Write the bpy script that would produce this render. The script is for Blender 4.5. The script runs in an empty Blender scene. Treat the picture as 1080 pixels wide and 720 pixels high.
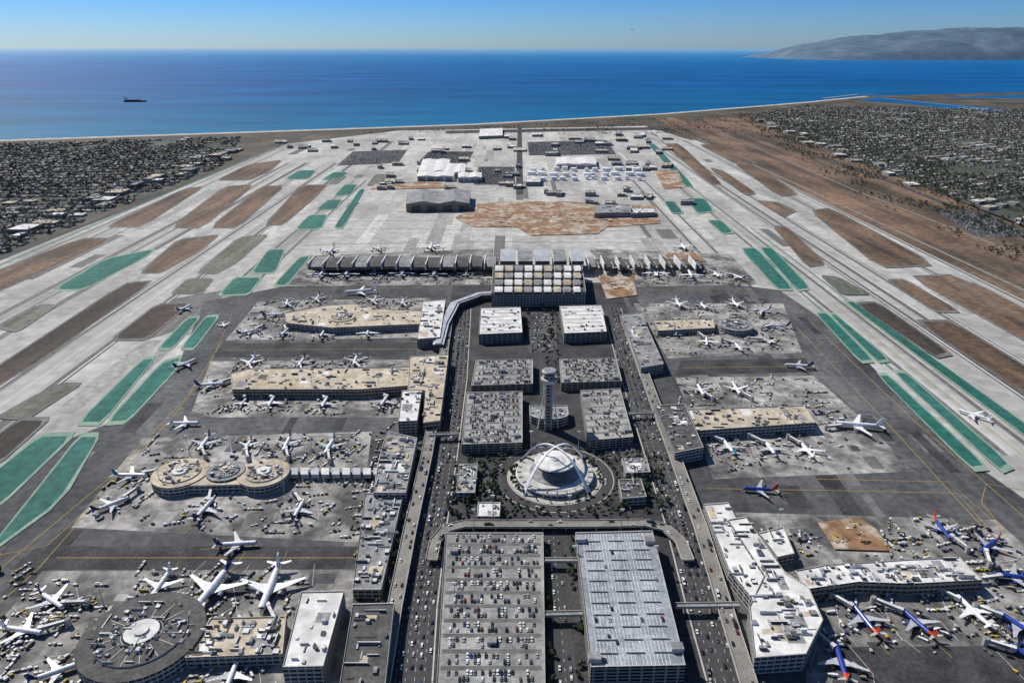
import bpy, math, random
import numpy as np
from mathutils import Matrix, Vector, noise
random.seed(7); rng=np.random.default_rng(7)
H=430.0; TH=math.atan(310/750)
scn=bpy.context.scene
# image pixel (x,y) cast through the camera onto height z: plan position (metres, x north / y west)
def g(x,y,z=0.0):
    k=(H-z)/(y-50.0)
    return ((x-540)*1.08205*k, k*(750-0.41333*(y-360)))
def G(ps,z=0.0): return [g(a,b,z) for a,b in ps]
# ---------------------------------------------------------------- materials
MATS={}
def N(nt,t,**k):
    n=nt.nodes.new(t)
    for a,b in k.items(): setattr(n,a,b)
    return n
def mat(name,c1,c2=None,scale=.03,rough=.85,stretch=(1,1,1),slab=0,fine=.25,fs=.6,spec=.2,metal=0,lo=.35,hi=.65,win=None,big=0):
    m=bpy.data.materials.new(name); m.use_nodes=True; nt=m.node_tree; L=nt.links.new
    b=nt.nodes['Principled BSDF']; b.inputs['Roughness'].default_value=rough
    b.inputs['Specular IOR Level'].default_value=spec; b.inputs['Metallic'].default_value=metal
    c2=c2 or tuple(v*.8 for v in c1)
    geo=N(nt,'ShaderNodeNewGeometry'); mp=N(nt,'ShaderNodeMapping'); mp.inputs['Scale'].default_value=stretch
    L(geo.outputs['Position'],mp.inputs['Vector'])
    n1=N(nt,'ShaderNodeTexNoise'); n1.inputs['Scale'].default_value=scale; n1.inputs['Detail'].default_value=7; n1.inputs['Roughness'].default_value=.62
    L(mp.outputs[0],n1.inputs['Vector'])
    r=N(nt,'ShaderNodeValToRGB'); r.color_ramp.elements[0].position=lo; r.color_ramp.elements[1].position=hi
    r.color_ramp.elements[0].color=(*c1,1); r.color_ramp.elements[1].color=(*c2,1)
    L(n1.outputs[0],r.inputs[0]); col=r.outputs[0]
    def mul(col,val):
        mx=N(nt,'ShaderNodeVectorMath',operation='SCALE'); L(col,mx.inputs[0]); L(val,mx.inputs['Scale']); return mx.outputs[0]
    def rngmap(val,a,b_,l=0,h=1):
        q=N(nt,'ShaderNodeMapRange'); L(val,q.inputs[0]); q.inputs[1].default_value=l; q.inputs[2].default_value=h; q.inputs[3].default_value=a; q.inputs[4].default_value=b_; return q.outputs[0]
    if fine:
        n2=N(nt,'ShaderNodeTexNoise'); n2.inputs['Scale'].default_value=fs; n2.inputs['Detail'].default_value=4; L(geo.outputs['Position'],n2.inputs['Vector'])
        col=mul(col,rngmap(n2.outputs[0],1-fine,1+fine,.3,.7))
    if big:
        n3=N(nt,'ShaderNodeTexNoise'); n3.inputs['Scale'].default_value=.0035; n3.inputs['Detail'].default_value=5; L(geo.outputs['Position'],n3.inputs['Vector'])
        col=mul(col,rngmap(n3.outputs[0],1-big,1+big,.35,.65))
    if slab:
        for sz,am in ((slab,.12),(slab*5.3,.08)):
            q=N(nt,'ShaderNodeVectorMath',operation='SCALE'); q.inputs['Scale'].default_value=1/sz; L(geo.outputs['Position'],q.inputs[0])
            fl=N(nt,'ShaderNodeVectorMath',operation='FLOOR'); L(q.outputs[0],fl.inputs[0])
            w=N(nt,'ShaderNodeTexWhiteNoise',noise_dimensions='2D'); L(fl.outputs[0],w.inputs['Vector'])
            col=mul(col,rngmap(w.outputs[0],1-am,1+am))
    if win:
        pitch,frac,bay,wc=win
        sx=N(nt,'ShaderNodeSeparateXYZ'); L(geo.outputs['Position'],sx.inputs[0])
        def mt(op,a,b_=None):
            q=N(nt,'ShaderNodeMath',operation=op)
            for i,v in enumerate((a,b_)):
                if v is None: continue
                if isinstance(v,(int,float)): q.inputs[i].default_value=v
                else: L(v,q.inputs[i])
            return q.outputs[0]
        fz=mt('FRACT',mt('DIVIDE',sx.outputs[2],pitch)); a=mt('GREATER_THAN',fz,frac)
        fh=mt('FRACT',mt('DIVIDE',mt('ADD',sx.outputs[0],sx.outputs[1]),bay)); bb=mt('GREATER_THAN',fh,.16)
        f=mt('MULTIPLY',a,bb)
        mx=N(nt,'ShaderNodeMix',data_type='RGBA'); L(f,mx.inputs[0]); L(col,mx.inputs[6]); mx.inputs[7].default_value=(*wc,1); col=mx.outputs[2]
    L(col,b.inputs['Base Color']); MATS[name]=m; return m
mat('scrub',(.12,.088,.062),(.05,.052,.037),scale=.006,fine=.35,fs=.05,stretch=(1,.5,1),big=.3)
mat('scrubr',(.20,.125,.082),(.075,.06,.044),scale=.012,fine=.35,fs=.06,stretch=(1,.10,1),lo=.4,hi=.6,big=.3)
mat('subgr',(.085,.088,.075),(.042,.056,.036),scale=.01,fs=.08,big=.3)
mat('concrete',(.50,.485,.45),(.31,.30,.28),scale=.008,stretch=(1,.16,1),slab=18,fs=.05,fine=.16,big=.15)
mat('runway',(.50,.49,.46),(.27,.265,.25),scale=.035,stretch=(1,.02,1),slab=15,fine=.12)
mat('shoulder',(.19,.185,.175),(.11,.11,.108),scale=.02,stretch=(1,.06,1),fs=.1)
mat('patch',(.36,.35,.33),(.27,.265,.25),scale=.02,stretch=(1,.1,1),fs=.1,slab=10)
mat('patchl',(.55,.54,.50),(.46,.45,.42),scale=.02,stretch=(1,.1,1),fs=.1,slab=10)
mat('asphalt',(.118,.118,.120),(.050,.051,.055),scale=.014,stretch=(1,.5,1),fs=.12,fine=.32,big=.28)
mat('asphaltd',(.072,.072,.074),(.030,.030,.033),scale=.03,fs=.3,fine=.35)
mat('apron',(.36,.345,.32),(.095,.093,.092),scale=.022,slab=7.6,fs=.12,fine=.32,lo=.38,hi=.61,big=.22)
mat('stain',(.06,.058,.058),(.11,.108,.105),scale=.15,fs=.5)
mat('road',(.075,.075,.078),(.045,.045,.047),scale=.05,stretch=(1,.2,1),fs=.5)
mat('deckroad',(.27,.25,.22),(.17,.16,.145),scale=.05)
mat('brown',(.21,.135,.085),(.07,.055,.042),scale=.03,stretch=(1,.10,1),fs=.08,fine=.35,big=.3)
mat('dbrown',(.085,.062,.048),(.03,.027,.025),scale=.03,stretch=(1,.10,1),fs=.08,fine=.3)
mat('olive',(.20,.195,.15),(.085,.095,.07),scale=.03,stretch=(1,.12,1),fs=.08,fine=.3)
mat('green',(.018,.115,.092),(.045,.15,.125),scale=.03,stretch=(1,.08,1),fs=.08,fine=.3,big=.2)
mat('greenl',(.28,.37,.29),(.18,.26,.21),scale=.03)
mat('dirt',(.26,.15,.085),(.40,.34,.27),scale=.02,fs=.08,lo=.46,hi=.58,fine=.35)
mat('sand',(.46,.40,.32),(.36,.31,.25),scale=.01); mat('foam',(.8,.85,.85),(.35,.5,.55),scale=.02,lo=.4,hi=.6)
mat('yellow',(.45,.31,.08)); mat('whitep',(.75,.75,.74),(.6,.6,.6)); mat('greenp',(.12,.23,.175),(.10,.17,.14))
mat('rooftan',(.60,.52,.40),(.36,.30,.22),scale=.05,fs=.2,fine=.3)
mat('roofwhite',(.80,.79,.76),(.50,.49,.47),scale=.05,fs=.2,fine=.22)
mat('roofgrey',(.33,.33,.33),(.17,.17,.175),scale=.06,fs=.3,fine=.3)
mat('roofdark',(.12,.115,.11),(.07,.068,.066),scale=.06,fs=.3,fine=.3)
mat('metal',(.50,.52,.55),(.33,.35,.37),scale=.1,rough=.5)
mat('deck',(.36,.355,.34),(.18,.18,.175),scale=.04,stretch=(1,.3,1),slab=9,fs=.3)
mat('decklt',(.34,.365,.40),(.22,.245,.28),scale=.04,slab=9,fs=.3)
mat('facade',(.46,.44,.40),(.36,.34,.31),win=(4.0,.45,6.0,(.03,.04,.05)))
mat('facadetan',(.42,.34,.26),(.33,.27,.2),win=(4.5,.5,5.0,(.03,.035,.04)))
mat('garage',(.38,.35,.30),(.29,.27,.24),win=(3.2,.42,9.0,(.015,.015,.016)))
mat('glass',(.04,.06,.08),(.03,.04,.05),rough=.2,spec=.6)
mat('conc2',(.50,.48,.44),(.40,.38,.35),scale=.1)
mat('cwhite',(.78,.78,.78)); mat('csilver',(.42,.43,.44),rough=.4); mat('cblack',(.02,.02,.022),rough=.4,spec=.5)
mat('cgrey',(.14,.145,.15),rough=.4); mat('cred',(.16,.03,.025),rough=.4); mat('cblue',(.03,.06,.15),rough=.4)
mat('cyellow',(.50,.36,.08)); mat('ctan',(.30,.26,.20))
mat('pwhite',(.84,.84,.84),(.78,.78,.78),rough=.35,spec=.5); mat('pgrey',(.50,.51,.53),(.42,.43,.45),rough=.35,spec=.5)
mat('pblue',(.02,.055,.33),(.02,.045,.26),rough=.3,spec=.5); mat('pnavy',(.02,.04,.12),rough=.3,spec=.5); mat('pteal',(.03,.28,.36),rough=.3)
mat('pred',(.50,.07,.03),rough=.3)
mat('leaf',(.042,.068,.028),(.015,.028,.014),scale=.2,fs=1.0,fine=.4); mat('leaf2',(.065,.08,.04),(.028,.042,.022),scale=.2,fs=1.0,fine=.4)
mat('bark',(.12,.09,.06)); mat('rbrown',(.17,.12,.09)); mat('rgrey',(.22,.22,.23)); mat('rlight',(.48,.46,.43)); mat('rdark',(.085,.085,.09)); mat('wall',(.42,.38,.33))
mat('mount',(.075,.125,.19),(.125,.18,.235),scale=.0006,fs=.002,fine=.2)  # bluish tint of distance haze is put into this base colour
# ---------------------------------------------------------------- mesh builder
def area(p): return sum(p[i][0]*p[(i+1)%len(p)][1]-p[(i+1)%len(p)][0]*p[i][1] for i in range(len(p)))/2
def cent(p): return (sum(a[0] for a in p)/len(p),sum(a[1] for a in p)/len(p))
def inside(p,x,y):
    c=False;j=len(p)-1
    for i in range(len(p)):
        if (p[i][1]>y)!=(p[j][1]>y) and x<(p[j][0]-p[i][0])*(y-p[i][1])/(p[j][1]-p[i][1])+p[i][0]: c=not c
        j=i
    return c
class MB:
    def __init__(s): s.v=[];s.f=[];s.m=[]
    def add(s,vs,fs,ms):
        o=len(s.v); s.v+=vs
        for i,f in enumerate(fs):
            s.f.append([o+k for k in f]); s.m.append(ms if isinstance(ms,str) else ms[i])
    def flat(s,p,z,m):
        p=list(p)
        if area(p)<0: p.reverse()
        s.add([(a,b,z) for a,b in p],[list(range(len(p)))],m)
    def prism(s,p,z0,z1,ms,mt,par=0):
        p=list(p)
        if area(p)<0: p.reverse()
        n=len(p); 
        if not par:
            s.add([(a,b,z0) for a,b in p]+[(a,b,z1) for a,b in p],[[i,(i+1)%n,n+(i+1)%n,n+i] for i in range(n)]+[list(range(n,2*n))],[ms]*n+[mt])
        else:
            c=cent(p); q=[]
            for a,b in p:
                d=math.hypot(a-c[0],b-c[1])+1e-6; k=max(.5,(d-1.0)/d); q.append((c[0]+(a-c[0])*k,c[1]+(b-c[1])*k))
            vs=[(a,b,z0) for a,b in p]+[(a,b,z1+par) for a,b in p]+[(a,b,z1+par) for a,b in q]+[(a,b,z1) for a,b in q]
            fs=[];mm=[]
            for k,mk in ((0,ms),(1,'conc2'),(2,'conc2')):
                for i in range(n):
                    j=(i+1)%n; fs.append([k*n+i,k*n+j,(k+1)*n+j,(k+1)*n+i]); mm.append(mk)
            fs.append(list(range(3*n,4*n))); mm.append(mt); s.add(vs,fs,mm)
    def box(s,cx,cy,z0,z1,sx,sy,rot=0,ms='conc2',mt=None):
        c,n=math.cos(rot),math.sin(rot)
        p=[(cx+a*sx/2*c-b*sy/2*n,cy+a*sx/2*n+b*sy/2*c) for a,b in ((-1,-1),(1,-1),(1,1),(-1,1))]
        s.prism(p,z0,z1,ms,mt or ms)
    def cyl(s,cx,cy,z0,z1,r0,r1=None,n=24,ms='conc2',mt=None):
        r1=r0 if r1 is None else r1
        vs=[(cx+r*math.cos(2*math.pi*i/n),cy+r*math.sin(2*math.pi*i/n),z) for r,z in((r0,z0),(r1,z1)) for i in range(n)]
        s.add(vs,[[i,(i+1)%n,n+(i+1)%n,n+i] for i in range(n)]+[list(range(n,2*n))],[ms]*n+[mt or ms])
    def strip(s,p,w,z,m,th=0,side=None):
        L=[];R=[]
        for i in range(len(p)):
            a=p[max(0,i-1)];b=p[min(len(p)-1,i+1)]; dx,dy=b[0]-a[0],b[1]-a[1]; l=math.hypot(dx,dy)+1e-9
            nx,ny=-dy/l*w/2,dx/l*w/2; L.append((p[i][0]+nx,p[i][1]+ny)); R.append((p[i][0]-nx,p[i][1]-ny))
        for i in range(len(p)-1):
            q=[R[i],R[i+1],L[i+1],L[i]]
            if th: s.prism(q,z-th,z,side or m,m)
            else: s.flat(q,z,m)
    def clutter(s,p,z,n,big=5,ms=('roofgrey','roofwhite','metal','roofdark')):
        xs=[a[0] for a in p];ys=[a[1] for a in p]; k=0;t=0
        while k<n and t<n*8:
            t+=1; x=random.uniform(min(xs),max(xs));y=random.uniform(min(ys),max(ys))
            c=cent(p)
            if not inside(p,c[0]+(x-c[0])*1.12,c[1]+(y-c[1])*1.12): continue
            k+=1; m=random.choice(ms); a=random.uniform(1.2,big); b=random.uniform(1.2,big)
            if random.random()<.25: a*=3; b=.9
            elif random.random()<.15: b*=3; a=.9
            s.box(x,y,z,z+random.uniform(.6,2.8),a,b,0,m,random.choice(ms))
    def patches(s,p,z,n,ms,w=(5,16),l=(5,22),dz=.006):
        xs=[a[0] for a in p];ys=[a[1] for a in p]; k=0;t=0
        while k<n and t<n*12:
            t+=1; x=random.uniform(min(xs),max(xs));y=random.uniform(min(ys),max(ys)); a=random.uniform(*w)/2;b=random.uniform(*l)/2
            if not all(inside(p,x+i*(a+1.5),y+j*(b+1.5)) for i in(-1,1) for j in(-1,1)): continue
            s.flat([(x-a,y-b),(x+a,y-b),(x+a,y+b),(x-a,y+b)],z+k*dz,random.choice(ms)); k+=1
    def obj(s,name,smooth=False):
        me=bpy.data.meshes.new(name); names=sorted(set(s.m)); me.from_pydata(s.v,[],s.f)
        for n in names: me.materials.append(MATS[n])
        me.polygons.foreach_set('material_index',[names.index(k) for k in s.m])
        if smooth: me.polygons.foreach_set('use_smooth',[True]*len(s.f))
        me.update(); o=bpy.data.objects.new(name,me); scn.collection.objects.link(o); return o
def inst(name,tm,xf,pal):
    V,F,FM=tm; V=np.array(V,float); xf=np.array(xf,float); k=len(xf)
    c=np.cos(xf[:,3])[:,None];s=np.sin(xf[:,3])[:,None]
    X=V[None,:,0]*xf[:,4:5];Y=V[None,:,1]*xf[:,5:6];Z=V[None,:,2]*xf[:,6:7]
    W=np.stack([xf[:,0:1]+X*c-Y*s,xf[:,1:2]+X*s+Y*c,xf[:,2:3]+Z],-1).reshape(-1,3)
    fixed=sorted({f for f in FM if isinstance(f,str)}); names=list(pal)+fixed
    mi=np.array([-1 if f==-1 else names.index(f) for f in FM]); col=rng.integers(0,len(pal),k)
    MI=np.where(mi[None,:]<0,col[:,None],mi[None,:]).reshape(-1)
    faces=[]; n=len(V)
    for i in range(k):
        o=i*n; faces+=[[q+o for q in f] for f in F]
    me=bpy.data.meshes.new(name); me.from_pydata(W.tolist(),[],faces)
    for q in names: me.materials.append(MATS[q])
    me.polygons.foreach_set('material_index',MI.tolist()); me.update()
    o=bpy.data.objects.new(name,me); scn.collection.objects.link(o); return o
def tmpl(b): return (b.v,b.f,[ -1 if m=='*' else m for m in b.m])
# ---------------------------------------------------------------- land / sea
coast=[(-14000,300),(-6000,2350),(-2564,3675),(-1269,4113),(-230,4484),(1063,5216),(2487,6339),(3376,7150),(5346,7800),(9000,9500),(14000,15000)]
def filled(name,pts,z,m):
    import bmesh
    me=bpy.data.meshes.new(name); bm=bmesh.new(); bm.faces.new([bm.verts.new((a,b,z)) for a,b in pts]); bmesh.ops.triangulate(bm,faces=bm.faces[:]); 
    for f in bm.faces:
        if f.normal.z<0: f.normal_flip()
    bm.to_mesh(me); bm.free(); me.materials.append(MATS[m]); o=bpy.data.objects.new(name,me); scn.collection.objects.link(o); return o
filled('ground',[(-14000,-3000)]+coast+[(14000,-3000)],0,'scrub')
# sea
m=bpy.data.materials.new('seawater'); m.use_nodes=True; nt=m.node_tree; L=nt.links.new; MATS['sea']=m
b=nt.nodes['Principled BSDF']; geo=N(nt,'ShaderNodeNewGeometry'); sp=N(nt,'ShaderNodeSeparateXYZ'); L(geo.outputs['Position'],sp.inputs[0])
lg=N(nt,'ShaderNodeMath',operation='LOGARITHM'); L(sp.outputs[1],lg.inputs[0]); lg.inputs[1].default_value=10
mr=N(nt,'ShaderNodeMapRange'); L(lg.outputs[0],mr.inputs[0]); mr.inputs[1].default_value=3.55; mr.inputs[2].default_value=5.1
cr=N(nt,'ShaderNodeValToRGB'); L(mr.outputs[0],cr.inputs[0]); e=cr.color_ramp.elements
e[0].position=0; e[0].color=(.008,.145,.26,1); e[1].position=1; e[1].color=(.17,.34,.50,1)  # paler far end paints horizon haze into the water colour
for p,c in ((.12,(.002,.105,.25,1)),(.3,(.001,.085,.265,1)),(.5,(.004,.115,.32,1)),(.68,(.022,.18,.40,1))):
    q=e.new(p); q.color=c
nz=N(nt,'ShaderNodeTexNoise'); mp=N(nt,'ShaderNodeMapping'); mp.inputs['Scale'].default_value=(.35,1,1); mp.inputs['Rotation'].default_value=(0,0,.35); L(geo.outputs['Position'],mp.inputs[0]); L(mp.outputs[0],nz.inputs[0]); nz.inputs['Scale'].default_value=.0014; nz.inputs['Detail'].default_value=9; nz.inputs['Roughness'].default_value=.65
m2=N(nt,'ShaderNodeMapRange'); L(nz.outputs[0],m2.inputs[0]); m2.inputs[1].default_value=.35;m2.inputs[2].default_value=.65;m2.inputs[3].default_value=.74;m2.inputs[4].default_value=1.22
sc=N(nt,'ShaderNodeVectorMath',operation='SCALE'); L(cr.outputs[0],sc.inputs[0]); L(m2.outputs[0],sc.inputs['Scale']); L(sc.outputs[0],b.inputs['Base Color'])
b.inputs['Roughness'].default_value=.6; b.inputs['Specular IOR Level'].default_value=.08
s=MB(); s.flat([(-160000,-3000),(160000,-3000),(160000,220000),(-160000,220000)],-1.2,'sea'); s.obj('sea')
s=MB(); s.strip([(a-6,b_-30) for a,b_ in coast[1:8]],50,.05,'sand'); s.obj('beach')
s=MB(); s.strip([(a-4,b_+8) for a,b_ in coast[1:8]],14,.1,'foam'); s.obj('surf')
s=MB(); s.flat(G([(905,106),(925,102.5),(1080,117),(1400,150),(1400,158),(1080,123),(960,110)]),.06,'sea'); s.flat(G([(985,103),(1080,100),(1300,100),(1300,104),(1080,104)]),.06,'sea'); s.obj('marina_water')
s=MB(); s.strip(G([(868,104),(905,99.5),(925,99.5)]),22,1.5,'sand',th=3); s.strip(G([(930,103.5),(1080,119),(1200,131)]),16,.9,'sand'); s.strip(G([(900,107),(960,111.5),(1080,125)]),16,.9,'sand'); s.obj('breakwater')
def ridge(name,x0,x1,y0,dep,prof,mt,nx=240,ny=30,seed=0):
    vs=[];fs=[]
    for j in range(ny):
        for i in range(nx):
            u=i/(nx-1);v=j/(ny-1); x=x0+(x1-x0)*u; y=y0+dep*v
            h=np.interp(u,*prof)*max(0,math.sin(math.pi*v))**.7
            n=noise.fractal(Vector((x/2400+seed,y/2400,seed)),1,2,7)
            vs.append((x,y,h*(1+.2*n)-3))
    for j in range(ny-1):
        for i in range(nx-1): a=j*nx+i; fs.append([a,a+1,a+nx+1,a+nx])
    b=MB(); b.add(vs,fs,mt); return b.obj(name,True)
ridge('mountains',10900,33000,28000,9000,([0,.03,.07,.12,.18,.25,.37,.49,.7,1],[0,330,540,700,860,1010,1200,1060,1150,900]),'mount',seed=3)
# suburbs / airfield sheets
sl=[(-1150,1300),(-1140,2850),(-1400,3790),(-2500,3500),(-4200,2850),(-4200,1300)]
sr=G([(790,121),(850,112),(1080,116),(1300,126)])+[(4400,1700),(1330,1650)]+G([(1080,240),(830,140)])
filled('residential_ground',sl,.05,'subgr'); filled('residential_ground',sr,.05,'subgr')
filled('dry_scrubland',G([(690,124),(735,150),(1080,322),(1700,640),(1900,620),(1080,238),(830,142),(790,124)]),.05,'scrubr')
filled('airfield_concrete',G([(-900,650),(0,275),(300,152),(420,138),(680,133),(735,150),(1080,322),(1700,640),(1700,1100),(-900,1100)]),.06,'concrete')
a=MB(); a.patches(G([(0,300),(310,155),(420,139),(680,134),(730,152),(1070,322),(1070,480),(0,480)]),.064,150,['patch','patch','patchl','shoulder'],(12,40),(60,380),.00008); a.obj('pavement_repair')
a=MB(); Z=.1
pa1=G([(215,318),(330,296),(480,300),(470,420),(380,1100),(-900,1100),(-500,700),(-60,560),(75,462),(110,448),(185,392)]); pa2=G([(650,298),(760,298),(822,306),(880,345),(1000,470),(1130,560),(1500,800),(1500,1100),(770,1100),(700,480)])
a.flat(pa1,Z,'asphalt'); a.flat(pa2,Z,'asphalt')
for p in(pa1,pa2): a.patches(p,.102,60,['asphaltd','asphaltd','shoulder'],(8,26),(20,110),.0004)
a.flat(G([(478,298),(652,298),(700,440),(800,1100),(370,1100),(455,440)]),.13,'asphaltd')
a.obj('apron_asphalt')
a=MB(); Z=.16
for q in ([(272,318),(455,314),(447,356),(238,359)],[(222,381),(440,379),(428,440),(200,440)],[(150,462),(392,455),(378,572),(75,556)],[(45,602),(378,600),(350,760),(-90,760)],
          [(668,320),(826,320),(846,372),(704,378)],[(712,398),(858,396),(905,438),(965,497),(752,505),(735,455)],[(775,540),(1050,548),(1180,660),(1010,760),(850,760),(850,700)],
          [(320,270),(520,262),(520,300),(300,302)],[(620,262),(770,268),(800,300),(655,303)]):
    a.flat(G(q),Z,'apron'); a.patches(G(q),Z+.003,14,['shoulder','patch','asphalt'],(7,24),(7,30),.0015)
a.obj('apron_slabs')
a=MB()
for q in ([(233,362),(441,361),(438,376),(225,377)],[(40,576),(384,576),(380,600),(10,600)],[(718,380),(848,378),(862,392),(712,396)],[(885,682),(1200,680),(1200,760),(870,760)],[(470,138),(700,134),(700,137),(470,141)]): a.flat(G(q),.2,'asphaltd')
for q in ([(120,355),(165,318),(240,305),(215,340),(150,360)],): a.flat(G(q),.085,'shoulder')
a.obj('taxilane')
a=MB()
def band(sl,y0,y1,w,m,z):   # lanes radiate parallel to the runway axis
    a.strip([g(537+sl*(y-50),y) for y in (y0,(y0+y1)/2,y1)],w,z,m)
for q in (1.95,1.55): band(q,148,520,84,'shoulder',.08); band(q,148,520,56,'runway',.09)
for q in (-1.83,-1.42): band(q,172,470,84,'shoulder',.08); band(q,172,470,56,'runway',.09)
for q in (1.26,.97,-1.12,-2.24): band(q,190 if abs(q)<2 else 158,300 if q<0 else 480,46,'shoulder',.0775); band(q,190 if abs(q)<2 else 158,300 if q<0 else 480,32,'runway',.0875)
a.obj('runway')
a=MB()
for slp,y0,y1,w,m in ((1.87,150,400,2,'whitep'),(2.03,150,400,2,'whitep'),(1.63,150,500,2,'whitep'),(1.47,150,500,2,'whitep'),(1.55,150,520,1.2,'whitep'),(1.95,150,420,1.2,'whitep'),(-1.83,175,420,1.2,'whitep'),(-1.42,175,460,1.2,'whitep'),(-1.34,200,420,2,'whitep'),(-1.50,200,420,2,'whitep'),(1.535,160,520,9,'shoulder'),(-1.835,185,420,9,'shoulder')):
    band(slp,y0,y1,w,m,.24 if m=='whitep' else .2)
for slp,y0,y1 in ((1.26,190,480),(-2.24,158,300),(-1.12,220,300)): band(slp,y0,y1,1.2,'yellow',.24)
for slp in (-2.34,): band(slp,155,300,8,'greenp',.2)
for slp,y0,y1 in ((1.34,240,480),(1.19,300,480),(-2.1,200,270)): band(slp,y0,y1,4,'greenp',.22)
for p in ([(330,243),(420,241),(560,244),(700,243),(770,240)],[(330,233),(700,234)],[(330,258),(500,255),(700,256)]): a.strip(G(p),2.5,.24,'greenp')
a.obj('runway_markings')
INF=[('brown',[(-60,330),(-60,308),(85,252),(118,252),(20,298)]),('green',[(58,305),(112,273),(163,263),(150,273),(88,305)]),('dbrown',[(-60,425),(130,300),(160,297),(45,378),(-60,440)]),
('brown',[(150,287),(188,253),(230,248),(210,265),(170,287)]),('olive',[(210,287),(252,251),(282,248),(250,276),(228,288)]),('brown',[(181,240),(237,197),(268,195),(213,240)]),
('brown',[(222,240),(276,197),(300,196),(250,240)]),('brown',[(280,237),(318,196),(345,195),(330,210),(298,237)]),('brown',[(112,239),(195,199),(215,197),(150,239)]),
('green',[(232,311),(248,293),(275,293),(262,310)]),('green',[(266,288),(283,264),(300,263),(290,287)]),('green',[(290,300),(316,272),(327,270),(302,301)]),('olive',[(183,309),(198,295),(222,295),(213,309)]),
('dbrown',[(120,357),(165,322),(200,320),(155,357)]),('green',[(168,367),(198,336),(210,335),(182,367)]),('green',[(192,367),(217,335),(230,334),(205,367)]),('green',[(84,445),(150,380),(163,378),(108,445)]),('green',[(114,445),(170,384),(190,377),(183,392),(135,443)]),
('green',[(-60,560),(-10,502),(42,461),(75,460),(0,532)]),('green',[(-60,630),(0,567),(84,461),(104,461),(60,530),(-20,588)]),('green',[(312,242),(327,227),(345,227),(338,241)]),('green',[(334,221),(347,211),(360,211),(354,221)]),
('green',[(353,207),(364,195),(376,195),(371,205)]),('green',[(301,189),(316,180),(333,180),(325,189)]),('green',[(352,240),(380,200),(385,200),(362,240)]),
('dbrown',[(-60,500),(20,444),(48,444),(0,487)]),('olive',[(0,344),(40,323),(58,323),(20,349)]),('olive',[(0,438),(60,407),(82,407),(30,440)]),('brown',[(230,190),(262,174),(297,169),(283,181),(262,190)]),
('green',[(340,190),(352,182),(366,182),(361,188)]),('olive',[(388,196),(396,185),(408,184),(404,195)]),
('brown',[(856,223),(876,220),(985,279),(928,282)]),('brown',[(962,293),(1008,291),(1200,395),(1200,425)]),('brown',[(815,239),(830,240),(870,278),(852,281)]),('brown',[(938,296),(955,296),(1010,328),(985,328)]),
('brown',[(968,340),(1005,340),(1200,462),(1200,495)]),('brown',[(774,172),(798,176),(842,205),(822,207)]),('brown',[(738,153),(756,153),(798,172),(778,174)]),('brown',[(800,212),(820,214),(838,222),(827,229)]),
('green',[(782,263),(797,262),(836,305),(820,305)]),('green',[(802,262),(814,262),(854,304),(841,306)]),('green',[(724,210),(743,210),(752,223),(736,225)]),('green',[(861,331),(872,331),(920,380),(907,381)]),('green',[(876,332),(882,333),(936,379),(925,381)]),('green',[(892,319),(901,319),(1080,447),(1200,535),(1200,548)]),
('green',[(927,397),(937,397),(1038,491),(1023,493)]),('green',[(944,394),(955,394),(1063,489),(1053,495)]),('green',[(683,152),(690,152),(732,197),(723,197)]),('green',[(701,213),(711,213),(720,225),(709,225)]),
('green',[(747,233),(760,233),(773,245),(763,247)]),('brown',[(748,177),(763,181),(797,204),(786,206)]),('brown',[(700,152),(716,152),(762,194),(749,194)]),('olive',[(885,294),(868,292),(888,310),(915,310)]),
('brown',[(1010,300),(1030,300),(1180,380),(1180,388)]),('dbrown',[(905,322),(925,320),(1000,372),(985,376)])]
def smoothpoly(p,k=1,c=.12):
    for _ in range(k):
        q=[]
        for i in range(len(p)):
            a_,b_=p[i],p[(i+1)%len(p)]; q+=[(a_[0]*(1-c)+b_[0]*c,a_[1]*(1-c)+b_[1]*c),(a_[0]*c+b_[0]*(1-c),a_[1]*c+b_[1]*(1-c))]
        p=q
    return p
a=MB(); zz=.27
for m_,q in INF:
    p=smoothpoly(G(q)); c=cent(p); 
    for e_,mm in ((12,'shoulder' if m_!='green' else 'greenl'),(0,m_)):
        a.flat([(c[0]+(x-c[0])*(1+e_*.5/(abs(x-c[0])+12)),c[1]+(y-c[1])*(1+e_/(abs(y-c[1])+12))) for x,y in p],zz,mm); zz+=.012
a.obj('infield')
Z0=zz+.02
a=MB()
for q in ([(480,230),(505,215),(540,213),(600,213),(640,216),(690,217),(697,236),(640,240),(630,247),(560,249),(545,240),(500,240)],[(630,290),(668,290),(672,312),(640,316)],[(862,552),(905,546),(925,560),(940,582),(880,580)],[(700,268),(730,266),(745,276),(710,278)],[(395,195),(470,190),(470,199),(390,200)],[(690,180),(715,180),(722,198),(700,200)]): a.flat(G(q),Z0,'dirt'); Z0+=.02
a.clutter(G([(490,230),(680,220),(680,236),(500,240)]),.6,80,12,('brown','rooftan','roofwhite','roofdark','ctan')); a.clutter(G([(635,292),(665,292),(668,310),(642,314)]),.6,30,6,('brown','cyellow','roofwhite','ctan')); a.clutter(G([(865,552),(905,548),(930,580),(880,578)]),.6,20,4,('ctan','brown','cyellow'))
a.obj('construction_dirt')
a=MB()
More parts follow.
